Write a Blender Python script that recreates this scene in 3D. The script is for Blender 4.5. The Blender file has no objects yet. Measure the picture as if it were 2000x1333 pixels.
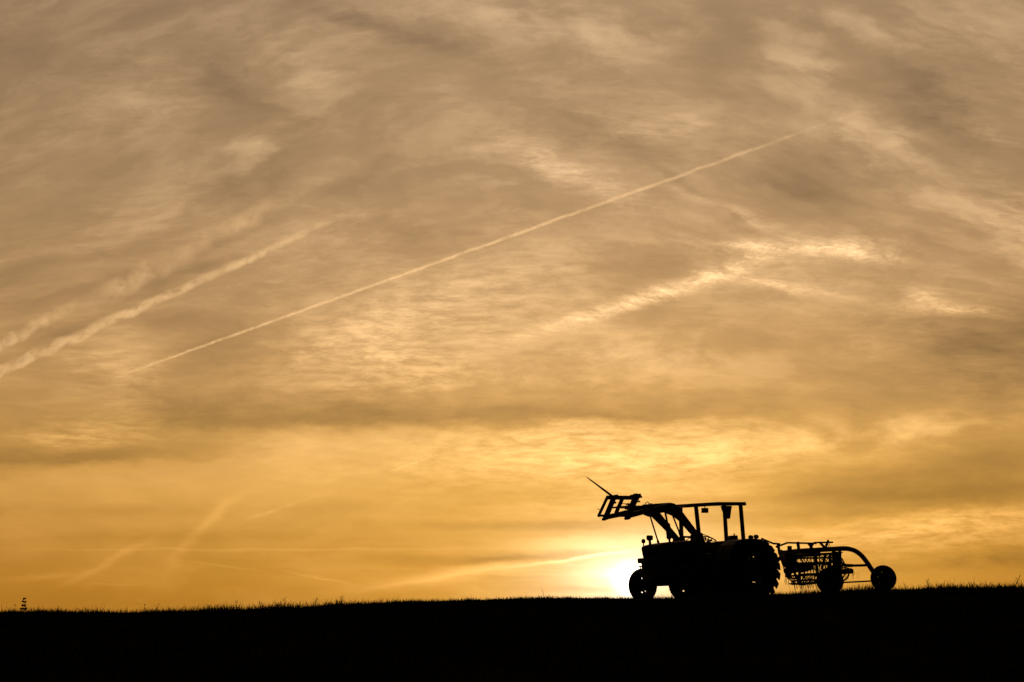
import bpy, math, random
import numpy as np
from mathutils import Vector, Matrix

SC = bpy.context.scene
COL = SC.collection
R = math.radians
random.seed(7)
rng = np.random.default_rng(11)

# ------------------------------------------------------------------ camera
EYE = Vector((0.0, 0.0, 1.65))
F = 2000.0 * 50.0 / 36.0                 # focal length in photograph pixels
PITCH = math.atan(558.5 / F)
cam_d = bpy.data.cameras.new('camera')
cam_d.lens = 50.0
cam_d.sensor_width = 36.0
cam_d.clip_start = 0.1
cam_d.clip_end = 300000.0
cam = bpy.data.objects.new('camera', cam_d)
COL.objects.link(cam)
cam.location = EYE
cam.rotation_euler = (math.pi / 2 + PITCH, 0, 0)
SC.camera = cam


def ray(px, py):
    """unit world direction through a pixel of the photograph"""
    x, y = (px - 1000.0) / F, -(py - 666.5) / F
    c, s = math.cos(PITCH), math.sin(PITCH)
    return Vector((x, c - s * y, s + c * y)).normalized()


def azel(px, py):
    d = ray(px, py)
    return math.degrees(math.atan2(d.x, d.y)), math.degrees(math.asin(d.z))


# ------------------------------------------------------------------ sun, sky, exposure
SUN_AZ, SUN_EL = azel(1236, 1134)
sun_dir = ray(1236, 1134)
sun_l = bpy.data.lights.new('sun', 'SUN')
sun_l.energy = 2.0
sun_l.angle = R(0.53)
sun_l.color = (1.0, 0.66, 0.32)
sun = bpy.data.objects.new('sun', sun_l)
COL.objects.link(sun)
sun.rotation_euler = (-sun_dir).to_track_quat('-Z', 'Y').to_euler()

SC.view_settings.view_transform = 'Standard'
SC.view_settings.look = 'None'
SC.view_settings.exposure = 0.0
SC.view_settings.gamma = 1.0
SC.cycles.max_bounces = 6
SC.cycles.volume_bounces = 0
SC.cycles.use_denoising = True
SC.cycles.use_adaptive_sampling = True
SC.cycles.adaptive_threshold = 0.02
SC.cycles.adaptive_min_samples = 16

world = bpy.data.worlds.new('World')
SC.world = world
world.use_nodes = True
world.cycles.sampling_method = 'MANUAL'
world.cycles.sample_map_resolution = 512
WT = world.node_tree
WT.nodes.clear()


class NX:
    """number socket with operators, so node maths can be written as formulas"""

    def __init__(self, sock, tree=None):
        self.s = sock
        self.t = tree or WT

    def _m(self, op, *a):
        n = self.t.nodes.new('ShaderNodeMath')
        n.operation = op
        for i, v in enumerate(a):
            if isinstance(v, NX):
                self.t.links.new(v.s, n.inputs[i])
            else:
                n.inputs[i].default_value = v
        return NX(n.outputs[0], self.t)

    def __add__(s, o): return s._m('ADD', s, o)
    def __radd__(s, o): return s._m('ADD', o, s)
    def __sub__(s, o): return s._m('SUBTRACT', s, o)
    def __rsub__(s, o): return s._m('SUBTRACT', o, s)
    def __mul__(s, o): return s._m('MULTIPLY', s, o)
    def __rmul__(s, o): return s._m('MULTIPLY', o, s)
    def __truediv__(s, o): return s._m('DIVIDE', s, o)
    def __neg__(s): return s._m('MULTIPLY', s, -1.0)
    def pow(s, o): return s._m('POWER', s, o)
    def exp(s): return s._m('EXPONENT', s)
    def max(s, o): return s._m('MAXIMUM', s, o)
    def min(s, o): return s._m('MINIMUM', s, o)
    def sqrt(s): return s._m('SQRT', s)
    def fn(s, op, *a): return s._m(op, s, *a)

    def ss(s, a, b, lo=0.0, hi=1.0):
        n = s.t.nodes.new('ShaderNodeMapRange')
        n.interpolation_type = 'SMOOTHSTEP'
        s.t.links.new(s.s, n.inputs[0])
        for i, v in enumerate((a, b, lo, hi)):
            n.inputs[1 + i].default_value = v
        return NX(n.outputs[0], s.t)


def vec(t, x, y, z=0.0):
    n = t.nodes.new('ShaderNodeCombineXYZ')
    for i, v in enumerate((x, y, z)):
        if isinstance(v, NX):
            t.links.new(v.s, n.inputs[i])
        else:
            n.inputs[i].default_value = v
    return n.outputs[0]


def noise(t, v, scale, detail=4.0, rough=0.55, dist=0.0):
    n = t.nodes.new('ShaderNodeTexNoise')
    n.noise_dimensions = '3D'
    t.links.new(v, n.inputs['Vector'])
    n.inputs['Scale'].default_value = scale
    n.inputs['Detail'].default_value = detail
    n.inputs['Roughness'].default_value = rough
    n.inputs['Distortion'].default_value = dist
    return NX(n.outputs[0], t)


def ramp(t, f, stops):
    n = t.nodes.new('ShaderNodeValToRGB')
    e = n.color_ramp.elements
    while len(e) > 1:
        e.remove(e[-1])
    for i, (p, c) in enumerate(stops):
        k = e[0] if i == 0 else e.new(p)
        k.position = p
        k.color = (*c, 1)
    t.links.new(f.s, n.inputs[0])
    return n.outputs[0]


def lin(r, g, b):
    f = lambda u: ((u / 255 + 0.055) / 1.055) ** 2.4 if u > 10 else u / 255 / 12.92
    return (f(r), f(g), f(b))


def build_sky():
    t = WT
    tc = t.nodes.new('ShaderNodeTexCoord')
    sep = t.nodes.new('ShaderNodeSeparateXYZ')
    t.links.new(tc.outputs['Generated'], sep.inputs[0])
    dx, dy, dz = (NX(o) for o in sep.outputs)
    deg = 180 / math.pi
    az = dx.fn('ARCTAN2', dy) * deg
    el = dz.min(1.0).max(-1.0).fn('ARCSINE') * deg
    # angle from the sun
    dt = t.nodes.new('ShaderNodeVectorMath')
    dt.operation = 'DOT_PRODUCT'
    t.links.new(tc.outputs['Generated'], dt.inputs[0])
    dt.inputs[1].default_value = sun_dir
    gam = NX(dt.outputs['Value']).min(1.0).max(-1.0).fn('ARCCOSINE') * deg
    ax = az - SUN_AZ
    ey = el - SUN_EL

    # drifting fibres: they arch over the west and lie level towards the horizon
    bend = el.ss(6.0, 17.0, 0.0, 0.0125)
    arc = (ax + 4.5).max(-24.0).min(24.0)
    q = el + bend * (arc * arc)
    # gentle warp so nothing runs dead straight
    wn = t.nodes.new('ShaderNodeTexNoise')
    t.links.new(vec(t, az * 0.10, el * 0.24, 3.1), wn.inputs['Vector'])
    wn.inputs['Scale'].default_value = 1.0
    wn.inputs['Detail'].default_value = 4.0
    ws = t.nodes.new('ShaderNodeSeparateXYZ')
    t.links.new(wn.outputs['Color'], ws.inputs[0])
    w1, w2, _ = (NX(o) for o in ws.outputs)
    fn_ = t.nodes.new('ShaderNodeTexNoise')
    t.links.new(vec(t, az * 0.55, el * 1.3, 5.0), fn_.inputs['Vector'])
    fn_.inputs['Scale'].default_value = 1.0
    fn_.inputs['Detail'].default_value = 5.0
    fn_.inputs['Roughness'].default_value = 0.62
    fs_ = t.nodes.new('ShaderNodeSeparateXYZ')
    t.links.new(fn_.outputs['Color'], fs_.inputs[0])
    w3, w4, nE = (NX(o) for o in fs_.outputs)
    az_w = az + (w1 - 0.5) * 4.5 + (w4 - 0.5) * 1.0
    q_w = q + (w2 - 0.5) * 1.8 + (w3 - 0.5) * 0.5
    low = el.ss(3.0, 11.0, 0.35, 1.0)
    el_w = el + ((w2 - 0.5) * 1.5 + (w3 - 0.5) * 1.2) * low
    az_f = az + (w1 - 0.5) * 3.0 + (w4 - 0.5) * 3.2

    nA = noise(t, vec(t, az_w * 0.11, q_w * 0.22, 1.7), 1.0, 4.0, 0.55)
    nB = noise(t, vec(t, az_w * 0.30, q_w * 0.74, 4.0), 1.0, 7.0, 0.58)
    nC = noise(t, vec(t, az_w * 0.85, (q * 0.45 + el * 0.55) * 3.4 + (w2 - 0.5) * 2.0, 7.0), 1.0, 7.0, 0.68)
    rid = noise(t, vec(t, az_w * 0.13, q_w * 0.9 + az * 0.03, 15.0), 1.0, 3.0, 0.5)
    ridge = (1.0 - ((rid - 0.5) * 7.0).fn('ABSOLUTE')).max(0.0)
    nF = noise(t, vec(t, az_w * 2.6, (q * 0.4 + el * 0.6) * 7.5 + (w2 - 0.5) * 4.0, 31.0), 1.0, 5.0, 0.72)
    hi = el.ss(3.0, 12.0, 0.40, 1.0)
    cloud = (nA - 0.5) * 0.66 + (nB - 0.5) * 0.50
    veil_hi = nA.ss(0.42, 0.60)
    cloud = cloud + (nC - 0.5) * (veil_hi * 0.34 + 0.08) + (nF - 0.5) * (veil_hi * 0.16 + 0.03) + ridge * nB.ss(0.4, 0.6) * 0.10 + 0.02
    cloud = cloud * hi

    base_v = vec(t, az_f, el_w, 1.0)
    thin_v = vec(t, az + (w1 - 0.5) * 2.0 + (w4 - 0.5) * 1.0, el + (w2 - 0.5) * 0.5 * low + (w3 - 0.5) * 0.34, 1.0)

    def dot3(v, c):
        d = t.nodes.new('ShaderNodeVectorMath')
        d.operation = 'DOT_PRODUCT'
        t.links.new(v, d.inputs[0])
        d.inputs[1].default_value = c
        return NX(d.outputs['Value'])

    def blob(px, py, L, W, ang, amp, tex=None, k=1.0):
        """one bank of cloud; k > 1 makes its underside crisper than its top, k < 1 the reverse"""
        nonlocal cloud
        a, e = azel(px, py)
        s = 1 / 48.5
        c_, s_ = math.cos(R(ang)), math.sin(R(ang))
        bv = thin_v if W < 20 else base_v
        L, W = L * s, W * s
        u = dot3(bv, (c_ / L, s_ / L, -(a * c_ + e * s_) / L))
        v = dot3(bv, (-s_ / W, c_ / W, (a * s_ - e * c_) / W))
        if k != 1.0:
            v = v.max(v * -k)
        r2 = (v * v)._m('MULTIPLY_ADD', u, u, v * v)
        g = r2._m('POWER', math.exp(-1), r2)
        if tex is not None:
            g = g * tex
        cloud = g._m('MULTIPLY_ADD', g, amp, cloud)

    wisp = nF.ss(0.25, 0.75, 0.55, 1.5) * (noise(t, vec(t, az_w * 0.8, el_w * 3.0 + az * 0.55, 12.0), 1.0, 7.0, 0.70)).ss(0.28, 0.72, 0.25, 1.6)
    sheet = nB.ss(0.34, 0.66, 0.35, 1.6)
    flow = nC.ss(0.32, 0.68, 0.3, 1.65)
    for b in CLOUDS:
        blob(*b[:6], tex={'w': wisp, 's': sheet, 'f': flow, '': None}[b[6] if len(b) > 6 else ''], k=b[7] if len(b) > 7 else 1.0)

    # colour of the lit veil by height above the horizon
    base = ramp(t, el / 32.0, [
        (0.00, lin(180, 117, 32)), (0.05, lin(193, 130, 43)), (0.16, lin(206, 149, 69)),
        (0.24, lin(203, 152, 83)), (0.29, lin(199, 151, 92)), (0.40, lin(191, 149, 100)), (0.55, lin(178, 142, 102)),
        (0.72, lin(170, 137, 101)), (1.00, lin(162, 133, 106))])
    # brighter under the sun, falling off to the sides and far round to the dark east
    side = (-(ax * ax) / (15.0 * 15.0)).exp() * 0.20 + 0.88
    fall = gam.ss(22.0, 90.0, 1.0, 0.02)
    lum = (1.0 + cloud).max(0.35) * side * fall

    def scale(colour, f):
        n = t.nodes.new('ShaderNodeVectorMath')
        n.operation = 'SCALE'
        if isinstance(colour, tuple):
            n.inputs[0].default_value = colour
        else:
            t.links.new(colour, n.inputs[0])
        if isinstance(f, NX):
            t.links.new(f.s, n.inputs['Scale'])
        else:
            n.inputs['Scale'].default_value = f
        return n.outputs[0]

    def add(a, b):
        n = t.nodes.new('ShaderNodeVectorMath')
        n.operation = 'ADD'
        t.links.new(a, n.inputs[0])
        t.links.new(b, n.inputs[1])
        return n.outputs[0]

    out = scale(base, lum)
    # aureole round the low sun, broken by level streaks of cloud
    st = noise(t, vec(t, az_w * 0.10, el_w * 1.25, 20.0), 1.0, 5.0, 0.55)
    streak = (1.0 + cloud * 0.9 + (st - 0.5) * 2.1).max(0.25)
    flat = (ax * ax / (1.75 * 1.75) + ey * ey).sqrt()
    flow_y = (ax * ax / (1.6 * 1.6) + ey * ey * 1.35).sqrt()
    out = add(out, scale((0.56, 0.35, 0.070), (-flow_y / 4.3).exp() * streak))
    out = add(out, scale((1.15, 1.15, 1.0), ((flat / 1.2).pow(1.2) * -1.0).exp() * (streak * 0.85 + 0.15)))
    out = add(out, scale((4.0, 3.8, 3.2), (-(gam * gam) / (0.5 * 0.5)).exp()))
    out = add(out, scale((0.34, 0.34, 0.24), cloud.max(0.0) * ((-gam / 8.0).exp() + fall * 0.22)))
    # the clear air behind the veil
    sky = t.nodes.new('ShaderNodeTexSky')
    sky.sky_type = 'NISHITA'
    sky.sun_disc = False
    sky.sun_elevation = R(SUN_EL)
    sky.sun_rotation = R(SUN_AZ)
    sky.dust_density = 3.0
    b1 = t.nodes.new('ShaderNodeBackground')
    t.links.new(sky.outputs[0], b1.inputs[0])
    b1.inputs[1].default_value = 0.05
    b2 = t.nodes.new('ShaderNodeBackground')
    t.links.new(out, b2.inputs[0])
    b2.inputs[1].default_value = 1.0
    mx = t.nodes.new('ShaderNodeMixShader')
    mx.inputs[0].default_value = 0.95
    t.links.new(b1.outputs[0], mx.inputs[1])
    t.links.new(b2.outputs[0], mx.inputs[2])
    o = t.nodes.new('ShaderNodeOutputWorld')
    t.links.new(mx.outputs[0], o.inputs[0])


# cloud banks: pixel centre, half length, half width, tilt, strength, texture, crispness of the underside
CLOUDS = [
    # the bright mass left of the middle and the dull sheet under it
    (690, 680, 170, 80, 14, 0.30, 'f'), (800, 740, 120, 55, 10, 0.22, 'f', 1.8), (930, 590, 200, 70, 4, 0.24, 'f'),
    (420, 700, 120, 80, 10, -0.14, ''), (330, 790, 110, 60, 5, -0.12, ''), (600, 818, 420, 46, 3, -0.28, '', 3.0), (1150, 818, 450, 34, 1, -0.30, '', 3.0),
    (120, 894, 250, 34, 3, -0.36, '', 3.5), (150, 845, 105, 26, 8, 0.30, 'f'), (215, 720, 75, 80, 10, 0.22, 'f'),
    # the bright level band over the tractor
    (1180, 860, 350, 34, 1, 0.30, 'f', 0.35), (600, 884, 290, 46, 5, 0.26, '', 0.4), (150, 940, 250, 40, 2, 0.16, '', 0.4), (1560, 862, 300, 22, 4, 0.30, 's', 1.5),
    (1850, 835, 200, 26, 9, 0.22, 's'), (1130, 905, 190, 22, 3, 0.12, 'f'), (1350, 900, 160, 14, 6, 0.18, 'f'),
    (1790, 935, 300, 42, 6, -0.28, '', 0.8), (1850, 985, 260, 34, 5, -0.26, '', 2.6), (1560, 970, 170, 26, 4, -0.16, ''),
    (1860, 1020, 270, 24, 4, 0.32, 'f', 0.4), (1680, 1048, 130, 12, 4, 0.16, 'f'), (1900, 1095, 190, 22, 2, -0.32, 's'),
    # low streaks near the sun
    (900, 1118, 190, 10, 9, 0.26, '', 0.6), (840, 1132, 130, 4, 9, 0.16, ''), (1140, 1088, 110, 3, 7, 0.55, ''), (1040, 1088, 150, 7, 4, -0.26, ''),
    (1110, 1062, 170, 15, 2, 0.20, ''), (1050, 1028, 230, 9, 0, -0.22, ''), (880, 1090, 180, 9, 2, -0.16, ''), (640, 1075, 260, 3, 1, 0.10, ''),
    (1010, 965, 240, 22, -2, -0.10, 's'), (1020, 1128, 120, 4, 0, -0.14, ''),
    # faint wisps low at the left
    (200, 1100, 95, 7, 28, 0.16, ''), (60, 1128, 80, 6, 6, 0.12, ''), (380, 1050, 80, 13, 52, 0.14, ''), (440, 990, 40, 9, 40, 0.12, ''),
    (300, 1075, 260, 2, 1, 0.10, ''), (150, 1000, 300, 14, 2, -0.10, ''), (250, 1050, 330, 10, 1, -0.08, ''), (450, 1108, 60, 2, -8, 0.12, ''),
    (630, 1129, 60, 2, -10, 0.14, ''), (210, 1142, 40, 1.6, 0, 0.10, ''),
    # the feathered plume on the right
    (1170, 609, 150, 13, 17, 0.46, 'w'), (1320, 565, 130, 17, 17, 0.56, 'w', 1.6), (1400, 545, 110, 26, 8, 0.14, 'f'), (1500, 556, 120, 13, -12, 0.40, 'w', 1.6),
    (1430, 518, 90, 19, 20, 0.30, 'w'), (1560, 486, 130, 19, -3, 0.62, 'w', 1.3), (1660, 492, 70, 12, -14, 0.36, 'w'), (1470, 480, 80, 6, -7, 0.55, 'w'), (1560, 510, 110, 18, 4, 0.16, 'f'), (1680, 504, 70, 9, -10, 0.30, 'w'),
    (1690, 470, 80, 8, -12, 0.16, 'w'), (1860, 603, 75, 9, -8, 0.50, 'w'), (1810, 580, 34, 19, -24, 0.36, 'w'), (1010, 660, 26, 3, 0, 0.18, ''), (1340, 477, 36, 4, -12, 0.16, ''),
    # upper right: pale diagonal between two dark ones
    (1770, 320, 270, 48, -42, 0.26, 's'), (1960, 430, 90, 45, -48, 0.26, 'f'), (1840, 200, 200, 50, -42, -0.34, 's'), (1900, 110, 120, 40, -30, -0.18, 's'), (1960, 260, 60, 30, -35, 0.16, 'f'),
    (1590, 340, 120, 55, -8, -0.30, ''), (1740, 60, 200, 34, -8, 0.28, 's'), (1540, 120, 90, 36, -20, 0.20, 's'), (1430, 60, 80, 50, -30, -0.24, 's'),
    (1950, 690, 190, 95, 4, -0.44, ''), (1700, 640, 120, 40, 20, -0.06, ''), (1470, 430, 180, 12, -25, 0.22, 'f'), (1370, 380, 120, 9, -33, -0.20, ''),
    # upper middle and left
    (1110, 335, 130, 26, -24, 0.32, 'f'), (1000, 320, 120, 46, 5, 0.12, 's'), (1120, 245, 150, 32, -20, -0.24, 's'), (1300, 250, 120, 20, 12, 0.12, 'f'), (1260, 290, 70, 18, -20, -0.14, ''),
    (1060, 40, 260, 44, -10, 0.26, 's'), (760, 60, 220, 22, -16, -0.22, ''), (470, 165, 150, 34, -24, -0.26, '', 0.8), (580, 125, 140, 26, -24, 0.14, 's'),
    (60, 110, 200, 40, -6, -0.18, 's'), (520, 285, 90, 48, 28, 0.24, 's', 1.6), (470, 365, 110, 26, 24, -0.22, '', 0.8), (650, 370, 120, 20, 24, -0.12, ''), (280, 200, 150, 30, -18, 0.10, 's'),
    (330, 540, 90, 11, 26, -0.22, ''), (120, 655, 130, 11, 27, -0.20, ''), (430, 470, 90, 10, 25, -0.16, ''), (260, 610, 110, 20, 30, 0.06, 'w'), (860, 430, 160, 30, 10, -0.12, ''),
    (100, 420, 120, 50, 20, -0.10, 's'), (230, 440, 140, 60, 24, 0.10, 'f'), (1200, 700, 260, 40, 2, 0.10, 's'), (1250, 520, 200, 26, 4, -0.14, ''),
]
build_sky()


# ------------------------------------------------------------------ materials
def mat(name, col, rough=0.7, metal=0.0, spec=0.2, var=0.25, scale=6.0, bump=0.0):
    m = bpy.data.materials.new(name)
    m.use_nodes = True
    t = m.node_tree
    p = t.nodes['Principled BSDF']
    tc = t.nodes.new('ShaderNodeTexCoord')
    n = noise(t, tc.outputs['Object'], scale, 5.0, 0.6)
    lo = tuple(c * (1 - var) for c in col)
    hi = tuple(min(1, c * (1 + var)) for c in col)
    t.links.new(ramp(t, n, [(0.3, lo), (0.7, hi)]), p.inputs['Base Color'])
    p.inputs['Roughness'].default_value = rough
    p.inputs['Metallic'].default_value = metal
    p.inputs['Specular IOR Level'].default_value = spec
    if bump:
        b = t.nodes.new('ShaderNodeBump')
        b.inputs['Strength'].default_value = bump
        b.inputs['Distance'].default_value = 0.02
        t.links.new(n.s, b.inputs['Height'])
        t.links.new(b.outputs[0], p.inputs['Normal'])
    return m


M_PAINT = mat('faded_paint', (0.040, 0.022, 0.014), 0.55, 0, 0.25, 0.35, 5, 0.1)
M_STEEL = mat('worn_steel', (0.045, 0.040, 0.036), 0.6, 0.0, 0.25, 0.4, 9, 0.15)
M_RUST = mat('rusted_steel', (0.060, 0.034, 0.020), 0.8, 0.0, 0.1, 0.5, 14, 0.2)
M_TYRE = mat('tyre_rubber', (0.020, 0.020, 0.020), 0.85, 0, 0.1, 0.25, 12, 0.1)
M_SEAT = mat('black_vinyl', (0.022, 0.021, 0.020), 0.6, 0, 0.2, 0.2, 10)
M_HOSE = mat('hose_rubber', (0.018, 0.018, 0.018), 0.7, 0, 0.1, 0.2, 10)
M_GLASSY = mat('lamp_glass', (0.05, 0.05, 0.05), 0.3, 0, 0.4, 0.1, 4)
M_GRASS = mat('grass_blades', (0.018, 0.022, 0.009), 0.9, 0, 0.0, 0.45, 0.8)
M_HAY = mat('dry_hay', (0.10, 0.080, 0.040), 0.9, 0, 0.0, 0.3, 8)
M_WEED = mat('weed_leaf', (0.040, 0.055, 0.020), 0.85, 0, 0.0, 0.35, 6)


# ------------------------------------------------------------------ mesh helpers
def orth(d):
    d = d.normalized()
    a = Vector((0, 0, 1)) if abs(d.z) < 0.9 else Vector((1, 0, 0))
    u = d.cross(a).normalized()
    return u, d.cross(u).normalized()


class MB:
    def __init__(self):
        self.v, self.f = [], []

    def add(self, vs, fs):
        o = len(self.v)
        self.v += [tuple(p) for p in vs]
        self.f += [tuple(i + o for i in f) for f in fs]
        return self

    def box(self, c, s, rot=None):
        c = Vector(c)
        vs = []
        for z in (-.5, .5):
            for x, y in ((-.5, -.5), (.5, -.5), (.5, .5), (-.5, .5)):
                p = Vector((x * s[0], y * s[1], z * s[2]))
                vs.append(c + (rot @ p if rot else p))
        return self.add(vs, [(3, 2, 1, 0), (4, 5, 6, 7), (0, 1, 5, 4), (1, 2, 6, 5), (2, 3, 7, 6), (3, 0, 4, 7)])

    def tube(self, pts, r, n=8):
        pts = [Vector(p) for p in pts]
        rs = r if isinstance(r, (list, tuple)) else [r] * len(pts)
        vs, fs = [], []
        u = None
        for i, p in enumerate(pts):
            d = pts[min(i + 1, len(pts) - 1)] - pts[max(i - 1, 0)]
            if u is None:
                u, w = orth(d)
            else:
                dn = d.normalized()
                u = (u - dn * u.dot(dn)).normalized()
                w = dn.cross(u)
            for k in range(n):
                a = 2 * math.pi * k / n
                vs.append(p + (u * math.cos(a) + w * math.sin(a)) * rs[i])
        for i in range(len(pts) - 1):
            for k in range(n):
                k2 = (k + 1) % n
                fs.append((i * n + k, i * n + k2, (i + 1) * n + k2, (i + 1) * n + k))
        fs.append(tuple(range(n - 1, -1, -1)))
        fs.append(tuple((len(pts) - 1) * n + k for k in range(n)))
        return self.add(vs, fs)

    def bar(self, a, b, w, h, up=(0, 0, 1)):
        """rectangular bar from a to b, w across, h along up"""
        a, b = Vector(a), Vector(b)
        d = (b - a).normalized()
        s = d.cross(Vector(up)).normalized()
        t = s.cross(d)
        vs = []
        for p in (a, b):
            for x, y in ((-1, -1), (1, -1), (1, 1), (-1, 1)):
                vs.append(p + s * (x * w / 2) + t * (y * h / 2))
        return self.add(vs, [(0, 1, 2, 3), (7, 6, 5, 4), (0, 4, 5, 1), (1, 5, 6, 2), (2, 6, 7, 3), (3, 7, 4, 0)])

    def prism(self, poly, off):
        """polygon (3D points) swept by the vector off, centred on its plane"""
        off = Vector(off)
        n = len(poly)
        vs = [Vector(p) - off / 2 for p in poly] + [Vector(p) + off / 2 for p in poly]
        fs = [tuple(range(n - 1, -1, -1)), tuple(range(n, 2 * n))]
        fs += [(i, (i + 1) % n, n + (i + 1) % n, n + i) for i in range(n)]
        return self.add(vs, fs)

    def lathe(self, prof, c=(0, 0, 0), axis='Y', n=40, close=True):
        """profile (r, t) turned about an axis; closed ring profile"""
        c = Vector(c)
        m = len(prof)
        vs, fs = [], []
        for k in range(n):
            a = 2 * math.pi * k / n
            ca, sa = math.cos(a), math.sin(a)
            for r, tt in prof:
                p = {'Y': (r * ca, tt, r * sa), 'Z': (r * ca, r * sa, tt), 'X': (tt, r * ca, r * sa)}[axis]
                vs.append(c + Vector(p))
        for k in range(n):
            k2 = (k + 1) % n
            for i in range(m if close else m - 1):
                j = (i + 1) % m
                fs.append((k * m + i, k * m + j, k2 * m + j, k2 * m + i))
        return self.add(vs, fs)

    def ball(self, c, r, n=10, sq=(1, 1, 1)):
        c = Vector(c)
        vs, fs = [], []
        h = n // 2 + 1
        for i in range(1, h):
            th = math.pi * i / h
            for k in range(n):
                a = 2 * math.pi * k / n
                vs.append(c + Vector((r * sq[0] * math.sin(th) * math.cos(a), r * sq[1] * math.sin(th) * math.sin(a), r * sq[2] * math.cos(th))))
        top, bot = len(vs), len(vs) + 1
        vs += [c + Vector((0, 0, r * sq[2])), c - Vector((0, 0, r * sq[2]))]
        for i in range(h - 2):
            for k in range(n):
                k2 = (k + 1) % n
                fs.append((i * n + k, i * n + k2, (i + 1) * n + k2, (i + 1) * n + k))
        for k in range(n):
            fs.append((top, (k + 1) % n, k))
            fs.append((bot, (h - 2) * n + k, (h - 2) * n + (k + 1) % n))
        return self.add(vs, fs)

    def build(self, name, m, parent=None, bevel=0.0, smooth=False):
        me = bpy.data.meshes.new(name)
        me.from_pydata(self.v, [], self.f)
        me.materials.append(m)
        me.validate()
        if smooth:
            me.polygons.foreach_set('use_smooth', [True] * len(me.polygons))
        o = bpy.data.objects.new(name, me)
        COL.objects.link(o)
        o.parent = parent
        if bevel:
            b = o.modifiers.new('bevel', 'BEVEL')
            b.width = bevel
            b.segments = 2
            b.limit_method = 'ANGLE'
        return o


def tag(o, label=None, cat=None, group=None, kind=None):
    for k, v in (('label', label), ('category', cat), ('group', group), ('kind', kind)):
        if v:
            o[k] = v
    return o


class Frame:
    """a thing's own axes: X forward, Y to its left, Z up, origin on the ground"""

    def __init__(self, origin, yaw_deg, up):
        self.o = Vector(origin)
        u = Vector(up).normalized()
        a = R(yaw_deg)
        h = Vector((-math.cos(a), -math.sin(a), 0))
        h = (h - u * h.dot(u)).normalized()
        self.h, self.u, self.n = h, u, u.cross(h)

    def P(self, px, py, w):
        """local point where the pixel's sight line meets the thing's own lengthwise plane at width w"""
        d = ray(px, py)
        k = (w - (EYE - self.o).dot(self.n)) / d.dot(self.n)
        q = EYE + d * k - self.o
        return Vector((q.dot(self.h), q.dot(self.n), q.dot(self.u)))

    def world(self, p):
        return self.o + self.h * p[0] + self.n * p[1] + self.u * p[2]

    def matrix(self):
        m = Matrix((self.h, self.n, self.u)).transposed().to_4x4()
        m.translation = self.o
        return m

    def empty(self, name):
        o = bpy.data.objects.new(name, None)
        COL.objects.link(o)
        o.empty_display_size = 0.3
        o.matrix_world = self.matrix()
        return o


# ------------------------------------------------------------------ frames of the two machines
def at_depth(px, py, y):
    d = ray(px, py)
    return EYE + d * (y / d.y)


TF = Frame(at_depth(1400, 1169, 34.5), 38, (-0.02, -0.005, 1))
zr = TF.P(1471, 1113, 0.75).z - 0.73
zf = TF.P(1336, 1140, 0.70).z - 0.37
TF.o = TF.o + TF.u * ((zr + zf) / 2)
KF = Frame(at_depth(1621, 1161, 36.2), 30, (-0.03, -0.01, 1))

# ------------------------------------------------------------------ ground
YC, KQ = 38.0, 0.0017
CREST = [(-400, 1192), (0, 1194), (200, 1194), (400, 1193), (500, 1189), (600, 1184), (700, 1179), (800, 1174), (900, 1170),
         (1000, 1168), (1100, 1166), (1200, 1166), (1300, 1165), (1400, 1162), (1500, 1160), (1600, 1155), (1700, 1151),
         (1800, 1149), (2000, 1146), (2400, 1146)]
cx, cz, ct = [], [], []
for px, py in CREST:
    d = ray(px, py + 4.0)
    s = d.z / d.y
    yt = YC - s / (2 * KQ)
    cx.append(d.x / d.y * yt)
    cz.append(EYE.z + KQ * (YC * YC - yt * yt))
    ct.append(yt)


def plane_z(F_, x, y):
    return F_.o.z - (F_.u.x * (x - F_.o.x) + F_.u.y * (y - F_.o.y)) / F_.u.z


def height(x, y):
    x, y = np.asarray(x, float), np.asarray(y, float)
    zc = np.interp(x, cx, cz)
    near = zc - KQ * (YC - np.maximum(y, -8)) ** 2
    far = zc - 0.004 * (np.minimum(y, 90.0) - YC) ** 2 - 0.08 * np.clip(y - 90.0, 0, 300)
    z = np.where(y < YC, near, far)
    z = z + 0.015 * np.sin(x * 1.7 + y * 0.6) + 0.012 * np.sin(x * 0.9 - y * 1.3)
    for F_, r0, r1 in ((TF, 2.0, 3.6),):
        d = np.hypot(x - F_.o.x, y - F_.o.y)
        w = np.clip((r1 - d) / (r1 - r0), 0, 1)
        w = w * w * (3 - 2 * w)
        z = z * (1 - w) + plane_z(F_, x, y) * w
    return z


def axis(spans):
    out = []
    for a, b, n in spans:
        out += list(np.linspace(a, b, n, endpoint=False))
    return np.array(out + [spans[-1][1]])


gx = axis([(-9000, -400, 12), (-400, -40, 18), (-40, 40, 200), (40, 400, 18), (400, 9000, 12)])
gy = axis([(-9000, -60, 12), (-60, 0, 20), (0, 60, 150), (60, 400, 40), (400, 12000, 20)])
X, Y = np.meshgrid(gx, gy)
Z = height(X, Y)
verts = np.stack([X.ravel(), Y.ravel(), Z.ravel()], 1)
nx, ny = len(gx), len(gy)
i = np.arange(ny - 1)[:, None] * nx + np.arange(nx - 1)[None, :]
faces = np.stack([i, i + 1, i + nx + 1, i + nx], -1).reshape(-1, 4)
me = bpy.data.meshes.new('ground')
me.from_pydata(verts.tolist(), [], faces.tolist())
me.polygons.foreach_set('use_smooth', [True] * len(me.polygons))
gm = mat('field_soil_and_turf', (0.016, 0.014, 0.009), 1.0, 0, 0.0, 0.5, 0.9, 0.6)
me.materials.append(gm)
ground = bpy.data.objects.new('ground', me)
COL.objects.link(ground)
ground['kind'] = 'structure'


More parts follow.
